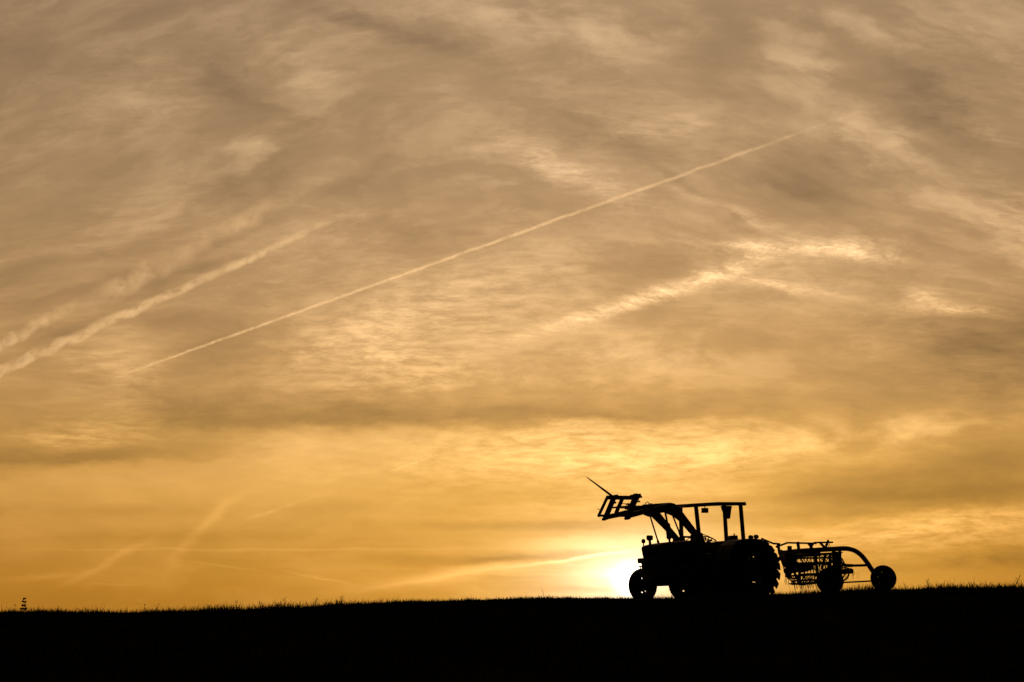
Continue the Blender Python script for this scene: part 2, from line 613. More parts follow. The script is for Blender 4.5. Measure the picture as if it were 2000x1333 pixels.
def fast_mesh(name, v, f, m, parent=None):
    me = bpy.data.meshes.new(name)
    v = np.asarray(v, np.float32)
    f = np.asarray(f, np.int32)
    k = f.shape[1]
    me.vertices.add(len(v))
    me.vertices.foreach_set('co', v.ravel())
    me.loops.add(f.size)
    me.loops.foreach_set('vertex_index', f.ravel())
    me.polygons.add(len(f))
    me.polygons.foreach_set('loop_start', np.arange(0, f.size, k, dtype=np.int32))
    me.update(calc_edges=True)
    me.materials.append(m)
    o = bpy.data.objects.new(name, me)
    COL.objects.link(o)
    o.parent = parent
    return o


# ------------------------------------------------------------------ grass on the hill
def blades(x, y, hgt, wid, lean):
    n = len(x)
    z = height(x, y) - 0.02
    a = rng.uniform(0, 2 * math.pi, n)
    b = rng.uniform(0, 2 * math.pi, n)
    ux, uy = np.cos(a) * wid / 2, np.sin(a) * wid / 2
    lx, ly = np.cos(b) * lean * hgt, np.sin(b) * lean * hgt
    base = np.stack([x, y, z], 1)
    U = np.stack([ux, uy, np.zeros(n)], 1)
    mid = base + np.stack([lx * 0.35, ly * 0.35, hgt * 0.58], 1)
    tip = base + np.stack([lx, ly, hgt], 1)
    v = np.stack([base - U, base + U, mid + U * 0.7, mid - U * 0.7, tip], 1).reshape(-1, 3)
    o = (np.arange(n) * 5)[:, None]
    f = np.concatenate([o + np.array([[0, 1, 2]]), o + np.array([[0, 2, 3]]), o + np.array([[3, 2, 4]])], 0)
    return v, f


def px_of_x(x):      # rough picture column of a spot near the crest, to follow the photograph's taller tufts
    return 1000 + x / 33.0 * F


HS = [(-500, .8), (0, .9), (300, .9), (450, 1.15), (600, 1.15), (720, .9), (850, .6), (1200, .55), (1400, .8), (1560, .95), (1680, 1.1), (2000, .9), (2500, .9)]
n = 150000
x = rng.uniform(-17, 17, n)
y = rng.uniform(25, 41, n)
hs = np.interp(px_of_x(x), [p for p, _ in HS], [q for _, q in HS])
clump = 0.55 + 0.9 * np.clip(np.sin(x * 3.1 + 1.3 * np.sin(y * 1.9)) * np.sin(x * 1.27 + y * 0.8) + 0.25 * np.sin(x * 11.3), -0.3, 1)
hg = hs * clump * rng.gamma(4.0, 0.017, n) + 0.02
v1, f1 = blades(x, y, hg, rng.uniform(0.005, 0.014, n), rng.uniform(0.05, 0.7, n))
n2 = 2600                                             # single taller stalks
x = rng.uniform(-17, 17, n2)
y = rng.uniform(29, 37, n2)
hs = np.interp(px_of_x(x), [p for p, _ in HS], [q for _, q in HS])
v2, f2 = blades(x, y, hs * rng.uniform(0.07, 0.20, n2) ** 1.0, rng.uniform(0.008, 0.018, n2), rng.uniform(0.1, 0.9, n2))
n3 = 90000                                            # the slope between camera and crest
y = rng.uniform(3, 25, n3)
x = rng.uniform(-1, 1, n3) * (y * 0.45 + 3)
v3, f3 = blades(x, y, rng.gamma(4.0, 0.02, n3) + 0.02, rng.uniform(0.006, 0.014, n3), rng.uniform(0.1, 0.8, n3))
va = np.concatenate([v1, v2, v3])
fa = np.concatenate([f1, f2 + len(v1), f3 + len(v1) + len(v2)])
go = fast_mesh('grass', va, fa, M_GRASS)
tag(go, 'dark short grass covering the hillside below the ridge', 'grass', kind='stuff')


# ------------------------------------------------------------------ wheels
def make_wheel(parent, c, r, width, rim_r, lugs, lug_h, side, holes, hole_r, hole_w, yaw=0.0, hole_arc=0.55, edge=0.012):
    """wheel about the local Y axis: tyre (lugged or ribbed) with rim and pierced disc as its own parts"""
    e = bpy.data.objects.new('wheel', None)
    COL.objects.link(e)
    e.parent = parent
    e.location = c
    e.rotation_euler = (0, 0, yaw)
    w = width / 2
    rt = r - lug_h
    prof = []
    for k in range(15):                               # carcass section, bead to bead
        a = math.pi * (k / 14.0)
        bulge = math.sin(a) ** 0.55
        prof.append((rim_r + (rt - rim_r) * bulge, -w * (1.0 if 0 < k < 14 else 0.8) * math.copysign(abs(math.cos(a)) ** 0.7, math.cos(a))))
    prof += [(rim_r - 0.012, w * 0.7), (rim_r - 0.012, -w * 0.7)]
    b = MB().lathe(prof, n=56)
    if lugs:
        for k in range(lugs):
            for s in (-1, 1):
                a = 2 * math.pi * (k + (0.5 if s > 0 else 0)) / lugs
                da = 1.25 * 2 * math.pi / lugs
                vs = []
                for (ang, yy) in ((a, 0.0), (a + da, s * w * 0.98)):
                    for off in (-0.32, 0.32):
                        for rr in (rt - lug_h * 1.4 - (abs(yy) > 0) * (edge + 0.02), r - (abs(yy) > 0) * edge):
                            q = ang + off * 2 * math.pi / lugs
                            vs.append((rr * math.cos(q), yy + (0 if yy else -s * 0.02), rr * math.sin(q)))
                b.add(vs, [(0, 1, 3, 2), (4, 6, 7, 5), (0, 4, 5, 1), (2, 3, 7, 6), (1, 5, 7, 3), (0, 2, 6, 4)])
    else:
        for yy in (-0.5, 0, 0.5):
            b.lathe([(rt - 0.01, w * yy - 0.012), (r - 0.02 * abs(yy), w * yy - 0.012), (r - 0.02 * abs(yy), w * yy + 0.012), (rt - 0.01, w * yy + 0.012)], n=56)
    b.build('tyre', M_TYRE, e, smooth=False)
    m = MB()
    m.lathe([(rim_r, -w * .78), (rim_r + .015, -w * .8), (rim_r + .015, -w * .7), (rim_r - .02, -w * .5), (rim_r - .02, w * .5),
             (rim_r + .015, w * .7), (rim_r + .015, w * .8), (rim_r, w * .78), (rim_r - .032, w * .5), (rim_r - .032, -w * .5)], n=48)
    r0, r1 = hole_r - hole_w / 2, hole_r + hole_w / 2
    yd = side * w * 0.15
    m.lathe([(0.002, yd - .01), (r0, yd - .01), (r0, yd + .01), (0.002, yd + .01)], n=40)
    m.lathe([(r1, yd - .01), (rim_r - .02, yd - .01), (rim_r - .02, yd + .01), (r1, yd + .01)], n=40)
    for k in range(holes):                            # webs between the slots
        a0 = 2 * math.pi * k / holes + 0.3
        a1 = a0 + 2 * math.pi / holes * (1 - hole_arc)
        vs = []
        for yy in (yd - .0085, yd + .0085):
            for aa in (a0, (a0 + a1) / 2, a1):
                for rr in (r0 - .004, r1 + .004):
                    vs.append((rr * math.cos(aa), yy, rr * math.sin(aa)))
        m.add(vs, [(0, 1, 3, 2), (2, 3, 5, 4), (6, 8, 9, 7), (8, 10, 11, 9), (0, 6, 7, 1), (4, 5, 11, 10), (1, 7, 9, 3), (3, 9, 11, 5), (0, 2, 8, 6), (2, 4, 10, 8)])
    m.lathe([(0.002, yd), (r0 * .42, yd), (r0 * .40, yd + side * .07), (0.002, yd + side * .08)], n=20)
    for k in range(6):
        a = 2 * math.pi * k / 6
        m.tube([(r0 * .66 * math.cos(a), yd, r0 * .66 * math.sin(a)), (r0 * .66 * math.cos(a), yd + side * .03, r0 * .66 * math.sin(a))], 0.012, 6)
    m.build('rim', M_STEEL, e)
    return e


# ------------------------------------------------------------------ tractor
T = TF.empty('tractor')
tag(T, 'silhouetted open tractor with flat canopy and raised front loader, facing left on the ridge', 'tractor')
P = TF.P
YV = Vector((0, 1, 0))


def tmid(pxs, w):
    return [P(a, b, w) for a, b in pxs]


# wheels
rc = P(1471, 1113, 0.75)
fc = P(1336, 1140, 0.70)
rr_, fr_ = rc.z + 0.012, fc.z + 0.004
for s in (1, -1):
    make_wheel(T, (rc.x, s * 0.75, rc.z), rr_, 0.47, 0.40, 18, 0.028, s, 8, 0.315, 0.05, hole_arc=0.5)
    make_wheel(T, (fc.x, s * 0.67, fc.z), fr_, 0.27, 0.23, 26, 0.005, s, 8, 0.175, 0.045, hole_arc=0.5, edge=0.05)

# engine, gearbox, axles
ex = P(1262, 1100, -0.2).x
b = MB()
b.box(((fc.x + 0.45 + rc.x + 1.0) / 2, 0, 0.72), (fc.x + 0.45 - rc.x - 1.0, 0.44, 0.50))
b.box((fc.x - 0.2, 0, 0.46), (0.8, 0.34, 0.14))
b.box((fc.x - 0.55, 0.25, 0.78), (0.5, 0.12, 0.26))
b.box((fc.x - 0.35, -0.26, 0.75), (0.6, 0.12, 0.22))
b.build('engine_block', M_STEEL, T, bevel=0.02)
b = MB()
b.box((rc.x + 0.50, 0, 0.68), (1.24, 0.46, 0.52))
b.box((rc.x - 0.08, 0, 0.72), (0.42, 0.60, 0.50))
b.build('gearbox', M_STEEL, T, bevel=0.03)
b = MB()
b.tube([(rc.x, -0.72, rc.z), (rc.x, -0.45, rc.z), (rc.x, -0.3, rc.z), (rc.x, 0.3, rc.z), (rc.x, 0.45, rc.z), (rc.x, 0.72, rc.z)], [.075, .09, .16, .16, .09, .075], 14)
b.build('rear_axle', M_STEEL, T)
b = MB()
b.box((fc.x, 0, fc.z + 0.03), (0.11, 1.25, 0.11))
b.prism([(fc.x + .07, -0.3, fc.z), (fc.x + .07, 0.3, fc.z), (fc.x + .07, 0.18, fc.z + .22), (fc.x + .07, -0.18, fc.z + .22)], (0.2, 0, 0))
for s in (-1, 1):
    b.tube([(fc.x, s * .60, fc.z - .13), (fc.x, s * .60, fc.z + .2)], .045, 10)
    b.tube([(fc.x - .16, s * .60, fc.z - .02), (fc.x - .16, 0, fc.z - .02)], .018, 8)
b.build('front_axle', M_STEEL, T, bevel=0.008)

b = MB()
b.box((rc.x + .30, 0, .30), (.80, .5, .50))
b.box((rc.x - .05, 0, .34), (.56, .34, .46))
b.build('belly_guard', M_STEEL, T, bevel=0.02)

# bonnet: loft of rounded sections following the photographed top line
front = P(1252, 1066, -0.27)
back = P(1338, 1057, 0.0)
low_f = P(1256, 1089, -0.27)
secs = []
for k in range(7):
    f = k / 6.0
    lx = front.x + (back.x - front.x) * f
    top = front.z + (back.z - front.z) * (f ** 0.8)
    if k == 0:
        top -= 0.015
    bot = 0.86 if k else low_f.z - 0.02
    hw = 0.27 + 0.03 * f
    lo = low_f.x if k == 0 else lx
    c = 0.06
    secs.append([(lo, -hw, bot), (lx, -hw, top - c), (lx, -hw + c * .35, top - c * .3), (lx, -hw + c, top), (lx, 0, top + .012),
                 (lx, hw - c, top), (lx, hw - c * .35, top - c * .3), (lx, hw, top - c), (lo, hw, bot)])
b = MB()
m_ = len(secs[0])
vs = [p for s in secs for p in s]
fs = [(i * m_ + j, i * m_ + j + 1, (i + 1) * m_ + j + 1, (i + 1) * m_ + j) for i in range(6) for j in range(m_ - 1)]
fs += [tuple(range(m_ - 1, -1, -1)), tuple(6 * m_ + j for j in range(m_))]
fs += [(i * m_, (i + 1) * m_, (i + 1) * m_ + m_ - 1, i * m_ + m_ - 1) for i in range(6)]
b.add(vs, fs)
b.build('hood', M_PAINT, T, bevel=0.006)
g0 = low_f
b = MB()
for k in range(9):                                     # grille bars on the nose
    yy = -0.2 + 0.05 * k
    b.bar((front.x + .006, yy, front.z - .07), (low_f.x + .006, yy, low_f.z), 0.014, 0.02, (1, 0, 0))
b.build('grille', M_STEEL, T)
# nose below the bonnet and the bumper weights
b = MB()
nb = P(1257, 1100, -0.22)
b.box((nb.x - 0.20, 0, (low_f.z + 0.50) / 2), (0.40, 0.46, low_f.z - 0.50))
b.build('radiator_support', M_STEEL, T, bevel=0.015)
w0, w1 = P(1244.5, 1091, -0.2), P(1245, 1101, -0.2)
b = MB()
b.box((w0.x - 0.10, 0, (w0.z + w1.z) / 2), (0.20, 0.40, w0.z - w1.z))
b.build('front_weight', M_STEEL, T, bevel=0.012)
w2 = P(1247, 1106, -0.2)
b = MB()
b.box((w2.x - 0.10, 0, w2.z - 0.015), (0.20, 0.40, 0.03))
b.tube([(w2.x - .02, -0.16, w2.z), (w2.x - .02, -0.16, w2.z - .07), (w2.x - .10, -0.16, w2.z - .09)], .014, 6)
b.build('drawbar_plate', M_STEEL, T, bevel=0.005)

# lamps and intake on the bonnet
c = P(1256.7, 1057.5, -0.22)
b = MB().ball(c, 0.056, 14, (0.75, 1, 1))
b.tube([c - Vector((0, 0, .04)), c - Vector((0, 0, .14))], .014, 8)
b.build('hood_lamp', M_GLASSY, T, smooth=True)
c0, c1 = P(1269, 1046.5, -0.05), P(1268.8, 1055.5, -0.05)
c2 = P(1270, 1064, -0.05)
b = MB().tube([c0, c0 + (c1 - c0) * .08, c1 - (c1 - c0) * .1, c1], [.066, .078, .074, .058], 16)
b.tube([c1, c1 + (c2 - c1) * .15, c2], [.045, .030, .034], 12)
b.build('air_intake', M_STEEL, T)
# exhaust stack
w = 0.10
b = MB()
b.tube(tmid([(1303.5, 1022), (1304.2, 1025), (1307, 1051), (1307.3, 1054)], w), [.035, .058, .062, .04], 14)
b.tube(tmid([(1299, 1000.5), (1301.5, 1012), (1303.6, 1023)], w), .024, 10)
b.tube(tmid([(1307.2, 1053), (1308.3, 1062)], w), .026, 10)
b.build('exhaust', M_RUST, T)

# dash, tank, platform, seat, controls
b = MB()
d0 = P(1340, 1058, 0.0)
b.prism([(d0.x + .05, 0, d0.z + .0), (d0.x - .22, 0, d0.z + .02), (d0.x - .34, 0, d0.z - .10), (d0.x - .38, 0, 0.70), (d0.x + .05, 0, 0.70)], (0, 0.56, 0))
b.build('dashboard', M_PAINT, T, bevel=0.02)
b = MB()
b.box((rc.x + 0.72, 0, 0.62), (0.72, 1.02, 0.05))
b.box((rc.x + 1.02, 0.42, 0.50), (0.30, 0.24, 0.26))
b.box((rc.x + 0.98, -0.42, 0.48), (0.34, 0.24, 0.30))
b.build('platform', M_STEEL, T, bevel=0.01)
b = MB()
b.box((rc.x + 0.86, 0.58, 0.42), (0.26, 0.12, 0.03))
b.bar((rc.x + 0.97, 0.56, 0.62), (rc.x + 0.97, 0.60, 0.41), .03, .02, (1, 0, 0))
b.bar((rc.x + 0.75, 0.56, 0.62), (rc.x + 0.75, 0.60, 0.41), .03, .02, (1, 0, 0))
b.build('step', M_STEEL, T)
b = MB()
for s in (1, -1):
    b.box((d0.x - .25, s * .31, 0.92), (.55, .10, .36))
b.build('fuel_tank', M_PAINT, T, bevel=0.03)
s0, s1 = P(1422, 1056, 0.0), P(1438, 1047, 0.0)
b = MB()
b.box(((s0.x + s1.x) / 2 + .08, 0, s0.z - .16), (.46, .46, .10))
b.box((s0.x - .02, 0, s0.z - .30), (.62, .44, .56))

b.build('seat', M_SEAT, T, bevel=0.03)
b = MB()
sb = [P(1422.5, 1058, 0), P(1424, 1050, 0), P(1427, 1046.5, 0), P(1436.5, 1046), P(1438, 1057, 0)] if False else \
     [P(1422, 1060, 0), P(1424, 1050, 0), P(1427, 1046.5, 0), P(1436.5, 1046.2, 0), P(1438.5, 1060, 0)]
b.prism(sb, (0, 0.16, 0))
b.build('seat_back', M_SEAT, T, bevel=0.02)
b = MB().tube([P(1434, 1049, -.02), P(1434, 1042.5, -.02)], [.014, .018], 8)
b.build('hitch_lever', M_STEEL, T)
# steering wheel, nearly edge-on
sw = P(1384, 1056, 0.0)
rot = Matrix.Rotation(R(-28), 3, 'Y')
b = MB()
ring = [sw + rot @ Vector((.20 * math.cos(a), .20 * math.sin(a), 0)) for a in np.linspace(0, 2 * math.pi, 25)]
b.tube(ring, .013, 6)
for k in range(3):
    b.tube([sw, sw + rot @ Vector((.2 * math.cos(k * 2.1), .2 * math.sin(k * 2.1), 0))], .009, 6)
b.tube([sw, sw + rot @ Vector((0, 0, -.4))], .02, 8)
b.build('steering_wheel', M_SEAT, T)
# valve levers and hoses by the dash
b = MB()
for (a_, c_) in (((1377, 1058), (1378, 1049.5)), ((1381, 1059), (1384, 1051)), ((1385, 1060), (1390, 1053)), ((1376, 1052), (1390, 1056)), ((1379, 1062), (1388, 1057))):
    q0, q1 = P(*a_, .30), P(*c_, .30)
    b.tube([q0, q1], .011, 6)
    b.ball(q1, .017, 6)
b.build('valve_lever', M_STEEL, T)
for pts, w in (([(1366, 1043.5), (1374, 1044.5), (1384, 1048), (1392, 1052), (1399, 1056)], .34),
               ([(1366, 1048), (1372, 1050), (1378, 1054), (1384, 1061)], .36),
               ([(1340, 1056), (1347, 1051), (1356, 1053), (1366, 1060)], .32)):
    MB().tube([P(a_, c_, w) for a_, c_ in pts], .010, 6).build('hydraulic_hose', M_HOSE, T, smooth=True)

# fenders (arc sheets over the rear tyres) with their lamps
for s in (1, -1):
    fe_c = Vector((rc.x, s * 0.72, rc.z))
    prof = [P(px_, py_, .94) for px_, py_ in ((1509, 1073), (1502, 1064.5), (1494, 1057.5), (1484, 1053.5), (1468, 1052), (1453, 1053), (1443, 1055.5), (1433, 1064), (1427, 1078), (1423, 1098))]
    b = MB()
    vs, fs = [], []
    n_ = len(prof) - 1
    for k, p_ in enumerate(prof):
        d_ = Vector((p_.x - rc.x, 0, p_.z - rc.z)).normalized() * .018
        for r2 in (d_, d_ * 0):
            for yy in (-.22, .22):
                vs.append((p_.x - r2.x, fe_c.y + yy, p_.z - r2.z))
    for k in range(n_):
        o_ = k * 4
        fs += [(o_, o_ + 1, o_ + 5, o_ + 4), (o_ + 2, o_ + 6, o_ + 7, o_ + 3), (o_, o_ + 4, o_ + 6, o_ + 2), (o_ + 1, o_ + 3, o_ + 7, o_ + 5)]
    fs += [(0, 2, 3, 1), (n_ * 4, n_ * 4 + 1, n_ * 4 + 3, n_ * 4 + 2)]
    b.add(vs, fs)
    # inner side sheet
    b.prism([(p_.x, fe_c.y - s * .215, p_.z - .004) for p_ in prof] + [(rc.x + .50 * math.cos(R(a_)), fe_c.y - s * .215, rc.z + .50 * math.sin(R(a_))) for a_ in range(0, 151, 15)], (0, .012, 0))
    fe = b.build('fender', M_PAINT, T)
    if s > 0:
        for (a0, a1, y0, y1) in ((1462.5, 1470, 1046, 1053.5), (1473.5, 1480, 1046, 1051.5)):
            q = P((a0 + a1) / 2, (y0 + y1) / 2, .66)
            hh = (y1 - y0) / 80.5
            l_ = MB()
            l_.lathe([(.002, -.05), (.044, -.05), (.05, -.03), (.05, .035), (.03, .05), (.002, .05)], q, 'X', 14, close=False)
            l_.tube([q, q - Vector((0, 0, hh * .5 + .05))], .014, 8)
            l_.build('fender_lamp', M_GLASSY, fe)

# canopy: four posts, roof sheet, mirror, hanging flap
for (pt, pb, w) in (((1329.3, 992), (1331.5, 1060), -.33), ((1359.3, 990), (1367.5, 1056), .33), ((1414.8, 989), (1419.3, 1060), -.33), ((1446.6, 989), (1453.2, 1060), .33)):
    MB().bar(P(pt[0] - .4, pt[1] - 4.5, w), P(*pb, w) - Vector((0, 0, .25)), .07, .078, (0, 1, 0)).build('post', M_PAINT, T, bevel=0.006)
e_ = [P(1457.5, 984.4, .37), P(1403, 984.4, .37), P(1340, 988.4, .37), P(1312, 990, -.37), P(1372, 986.0, -.37), P(1422, 984.6, -.37)]
b = MB()
th = Vector((0, 0, .043))
vs = [p + th for p in e_] + [p - th for p in e_]
b.add(vs, [(0, 1, 4, 5), (1, 2, 3, 4), (6 + 5, 6 + 4, 6 + 1, 6), (6 + 4, 6 + 3, 6 + 2, 6 + 1)] + [(k, 6 + k, 6 + (k + 1) % 6, (k + 1) % 6) for k in range(6)])
b.build('roof', M_PAINT, T, bevel=0.008)
q = [P(1370.5, 992.5, .40), P(1383, 992.5, .40), P(1383, 1002.3, .40), P(1370.5, 1002.3, .40)]
b = MB().prism(q, (0, .03, 0))
b.tube([P(1376.8, 994, .40), P(1376.5, 984, .37)], .013, 6)
b.build('mirror', M_SEAT, T, bevel=0.014)
b = MB().prism([P(1409.5, 988.5, -.2), P(1427.5, 988.5, -.2), P(1426.5, 994, -.2), P(1424, 1013.8, -.2), P(1418.8, 1013.8, -.2), P(1417, 1008, -.2), P(1411.8, 997, -.2)], (0, .09, 0))
b.build('hanging_flap', M_SEAT, T, bevel=0.012)

# ------------------------------------------------------------------ front loader (part of the tractor)
WA = 0.43
arm_far = [(1179, 1010), (1185, 1015), (1217, 1009), (1258, 1005.5), (1268, 1009.5), (1275, 1010), (1299, 1034), (1322, 1060), (1333, 1060), (1309, 1032), (1299, 1017.5), (1286, 1001), (1277, 991.5), (1272, 990), (1240, 995), (1222, 997), (1207, 1001), (1182, 1006.5)]
arm_near = [(1222, 1010), (1227, 1013), (1260, 1004), (1299, 998.5), (1302, 1003), (1314, 1007.5), (1326, 1016), (1356, 1049), (1366, 1047), (1345, 1019), (1329, 998), (1320, 987.5), (1315, 984), (1308, 982.6), (1301, 984), (1296, 985.5), (1277, 991), (1250, 997), (1225, 1003)]
MB().prism([P(a_, c_, -WA) for a_, c_ in arm_far], (0, .09, 0)).build('loader_arm', M_PAINT, T, bevel=0.008)
MB().prism([P(a_, c_, WA) for a_, c_ in arm_near], (0, .09, 0)).build('loader_arm', M_PAINT, T, bevel=0.008)
k0, k1 = P(1272, 1000, -WA), P(1312, 994, WA)
MB().tube([k0, k1], .062, 14).build('cross_tube', M_PAINT, T)
k2, k3 = P(1290, 1014, -WA), P(1333, 1012, WA)
# tilt cylinders with hoses
for (a_, c_, m1, w) in (((1213, 992), (1274, 991.5), (1222, 992), -WA + .10), ((1246, 991), (1308, 986), (1256, 990), WA - .10)):
    q0, q1, qm = P(*a_, w), P(*c_, w), P(*m1, w)
    b = MB().tube([qm, q1], .048, 12)
    b.tube([q0, qm], .024, 10)
    b.tube([q1 - Vector((0, .06, 0)), q1 + Vector((0, .06, 0))], .04, 10)
    b.build('tilt_cylinder', M_STEEL, T)
for (a_, c_, w) in (((1269, 1006), (1287, 1064), -WA), ((1312.5, 1004), (1329, 1046), WA)):
    q0, q1 = P(*a_, w), P(*c_, w)
    b = MB().tube([q0, q0 + (q1 - q0) * .86, q0 + (q1 - q0) * .87, q1], [.019, .019, .03, .03], 10)
    b.build('lift_rod', M_STEEL, T)
for pts, w in (([(1258, 988), (1261, 983.5), (1264.5, 980.3), (1267, 982), (1267, 987)], -WA), ([(1266, 986), (1270, 983.6), (1275, 985), (1276, 989)], -WA + .1),
               ([(1210, 986.5), (1218, 984), (1226, 985.5), (1232, 989)], -.2), ([(1204, 990), (1212, 992), (1222, 990), (1230, 986)], .0)):
    MB().tube([P(a_, c_, w) for a_, c_ in pts], .009, 6).build('hydraulic_hose', M_HOSE, T, smooth=True)
# towers, mounts and cross bar
for w, tp in ((-WA, [(1316, 1052), (1335, 1047), (1340, 1072), (1336, 1135), (1318, 1135), (1312, 1080)]),
              (WA, [(1350, 1045), (1370, 1041), (1376, 1062), (1378, 1128), (1352, 1132), (1350, 1075)])):
    MB().prism([P(a_, c_, w) for a_, c_ in tp], (0, .07, 0)).build('loader_mount', M_PAINT, T, bevel=0.006)
MB().bar(P(1331, 1049, -WA), P(1362, 1049.5, WA), .07, .05).build('loader_cross_bar', M_PAINT, T, bevel=0.005)
b = MB()
for s in (-1, 1):
    b.bar((fc.x + .35, s * .30, .62), (rc.x + 1.05, s * .38, .62), .06, .14)
b.build('loader_subframe', M_PAINT, T, bevel=0.005)

# headstock: four uprights, top rail, lower rail, pins, spear
WH = 0.60
wl = {0: -.58, 1: -.34, 2: .02, 3: .52}
ups = [((1186.5, 971), (1168.5, 1009.5), -.58, .058), ((1200, 970), (1182.0, 1013.5), -.42, .10), ((1216.5, 972), (1203, 1003), -.12, .075), ((1243.5, 968), (1225, 1012.5), .48, .115)]
HE = bpy.data.objects.new('headstock', None)
COL.objects.link(HE)
HE.parent = T
for a_, c_, w, th_ in ups:
    MB().bar(P(*a_, w), P(*c_, w), th_ * .8, th_, (1, 0, .6)).build('upright', M_RUST, HE, bevel=0.006)
MB().bar(P(1186, 972.3, -.58), P(1246.5, 972.8, .52), .07, .095, (0, 0, 1)).build('top_rail', M_RUST, HE, bevel=0.006)
MB().bar(P(1169, 1007.5, -.58), P(1226, 1008, .50), .06, .055, (0, 0, 1)).build('lower_rail', M_RUST, HE, bevel=0.006)
MB().bar(P(1196, 992, -.44), P(1232, 989, .46), .04, .04, (0, 0, 1)).build('middle_rail', M_RUST, HE, bevel=0.004)
for (a_, c_), w, r_ in (((1203.5, 968.8), -.42, .028), ((1198, 971.5), -.42, .05), ((1234.5, 968.5), .36, .024), ((1247.5, 967.5), .5, .032), ((1241, 966.8), .46, .03), ((1250, 971), .52, .026),
                        ((1180, 1014.5), -.42, .034), ((1184, 1014), -.36, .022), ((1224, 1013), .46, .034), ((1228, 1011.5), .5, .022), ((1200, 982.5), -.4, .022), ((1189.5, 998.5), -.4, .03),
                        ((1246.5, 980), .5, .02), ((1226, 985), .1, .02)):
    q = P(a_, c_, w)
    MB().tube([q - Vector((0, .05, 0)), q + Vector((0, .05, 0))], r_, 8).build('pin', M_STEEL, HE)
q0, q1 = P(1144.2, 931, -.42), P(1199, 972, -.42)
b = MB().tube([q0, q0 + (q1 - q0) * .08, q0 + (q1 - q0) * .6, q1], [.003, .011, .024, .029], 10)
b.build('bale_spear', M_STEEL, HE)
b = MB().tube([P(1166.5, 993.6, -.5), P(1176, 999, -.5)], [.006, .012], 8)
b.build('short_spike', M_STEEL, HE)

# rear hitch
b = MB()
for s in (-1, 1):
    b.bar((rc.x - .05, s * .30, rc.z - .2), (rc.x - .85, s * .36, rc.z - .22), .03, .07)
b.bar((rc.x - .15, 0, rc.z + .28), (rc.x - .7, 0, rc.z + .1), .05, .05)
b.box((rc.x - .5, 0, rc.z - .30), (1.0, .09, .05))
b.build('rear_hitch', M_STEEL, T, bevel=0.005)

# ------------------------------------------------------------------ hay rake
K = KF.empty('hay_rake')
tag(K, 'silhouetted hay rake with arched beam and tined reel hitched behind the tractor', 'hay rake')
Q = KF.P


def path(pts, w, n=5):
    """smooth curve through photographed points (Catmull-Rom), w may vary along it"""
    ps = [Q(p[0], p[1], p[2] if len(p) > 2 else w) for p in pts]
    ps = [ps[0] * 2 - ps[1]] + ps + [ps[-1] * 2 - ps[-2]]
    out = []
    for i in range(1, len(ps) - 2):
        a, b_, c_, d_ = ps[i - 1:i + 3]
        for k in range(n):
            t_ = k / n
            out.append(0.5 * ((2 * b_) + (c_ - a) * t_ + (2 * a - 5 * b_ + 4 * c_ - d_) * t_ ** 2 + (3 * b_ - a - 3 * c_ + d_) * t_ ** 3))
    return out + [ps[-2]]


# arched main beam
MB().tube(path([(1523, 1081), (1540, 1079.5), (1558, 1077), (1590, 1075), (1625, 1073), (1648, 1071.8), (1660, 1073), (1672, 1077.3), (1683, 1086), (1692, 1097), (1700, 1109), (1708, 1121)], 0.0), .061, 12).build('main_beam', M_PAINT, K, smooth=True)
MB().bar(Q(1524, 1085, .1), Q(1601, 1081, .0), .07, .15).build('front_beam', M_PAINT, K, bevel=0.006)
# wheels of the rake
wz = Q(1725.5, 1130, -.05)
make_wheel(K, wz, .335, .17, .20, 0, .01, 1, 6, .16, .03, yaw=-.52, hole_arc=.04)
wn = Q(1621, 1135.5, .55)
make_wheel(K, wn, .335, .20, .20, 0, .01, 1, 6, .16, .03, yaw=-.5, hole_arc=.04)
wf = Q(1600, 1134, -1.3)
MB().tube([Q(1705, 1116, 0), wz + Vector((0, .16, .0)), wz], .035, 10).build('rear_fork', M_PAINT, K)
MB().tube([Q(1621, 1082, .40), Q(1621, 1110, .42), wn + Vector((0, -.14, 0)), wn], .04, 10).build('axle_leg', M_PAINT, K)
# tow bar to the tractor
qa = Q(1500, 1128, .35)
MB().tube([Q(1526, 1088, .10), Q(1516, 1098, .12), Q(1495, 1120, .14), Q(1470, 1132, .15)], .045, 10).build('tow_bar', M_PAINT, K)
# top control rod and rails
MB().tube([Q(1488.5, 1053, .0), Q(1510, 1062, .0), Q(1523, 1063, .0)], .024, 8).ball(Q(1488.5, 1053, .0), .03, 8).build('control_rod', M_STEEL, K)
MB().tube([Q(1516, 1068.8, .05), Q(1538, 1060.6, .05)], .024, 8).ball(Q(1517, 1068.3, .05), .03, 8).build('adjusting_rod', M_STEEL, K)
MB().bar(Q(1538, 1060.6, .05), Q(1594, 1061.8, .05), .04, .042).build('top_rail', M_STEEL, K)
MB().tube([Q(1590, 1060.2, .05), Q(1626.5, 1059.6, .05)], .022, 8).build('top_rod', M_STEEL, K)
MB().bar(Q(1519.5, 1061.5, .05), Q(1522.5, 1082, .05), .05, .05, (0, 1, 0)).build('mast', M_PAINT, K)
MB().bar(Q(1542, 1066.8, .1), Q(1542.5, 1078, .1), .08, .08, (0, 1, 0)).build('socket_post', M_PAINT, K)
MB().bar(Q(1558, 1058.5, .05), Q(1560.5, 1076, .05), .055, .055, (0, 1, 0)).build('rail_support', M_STEEL, K)
MB().prism([Q(1577, 1061.5, .05), Q(1590, 1061.5, .05), Q(1586, 1068, .05), Q(1588, 1075, .05), Q(1583, 1075, .05), Q(1582, 1068, .05)], (0, .05, 0)).build('rail_support', M_STEEL, K)
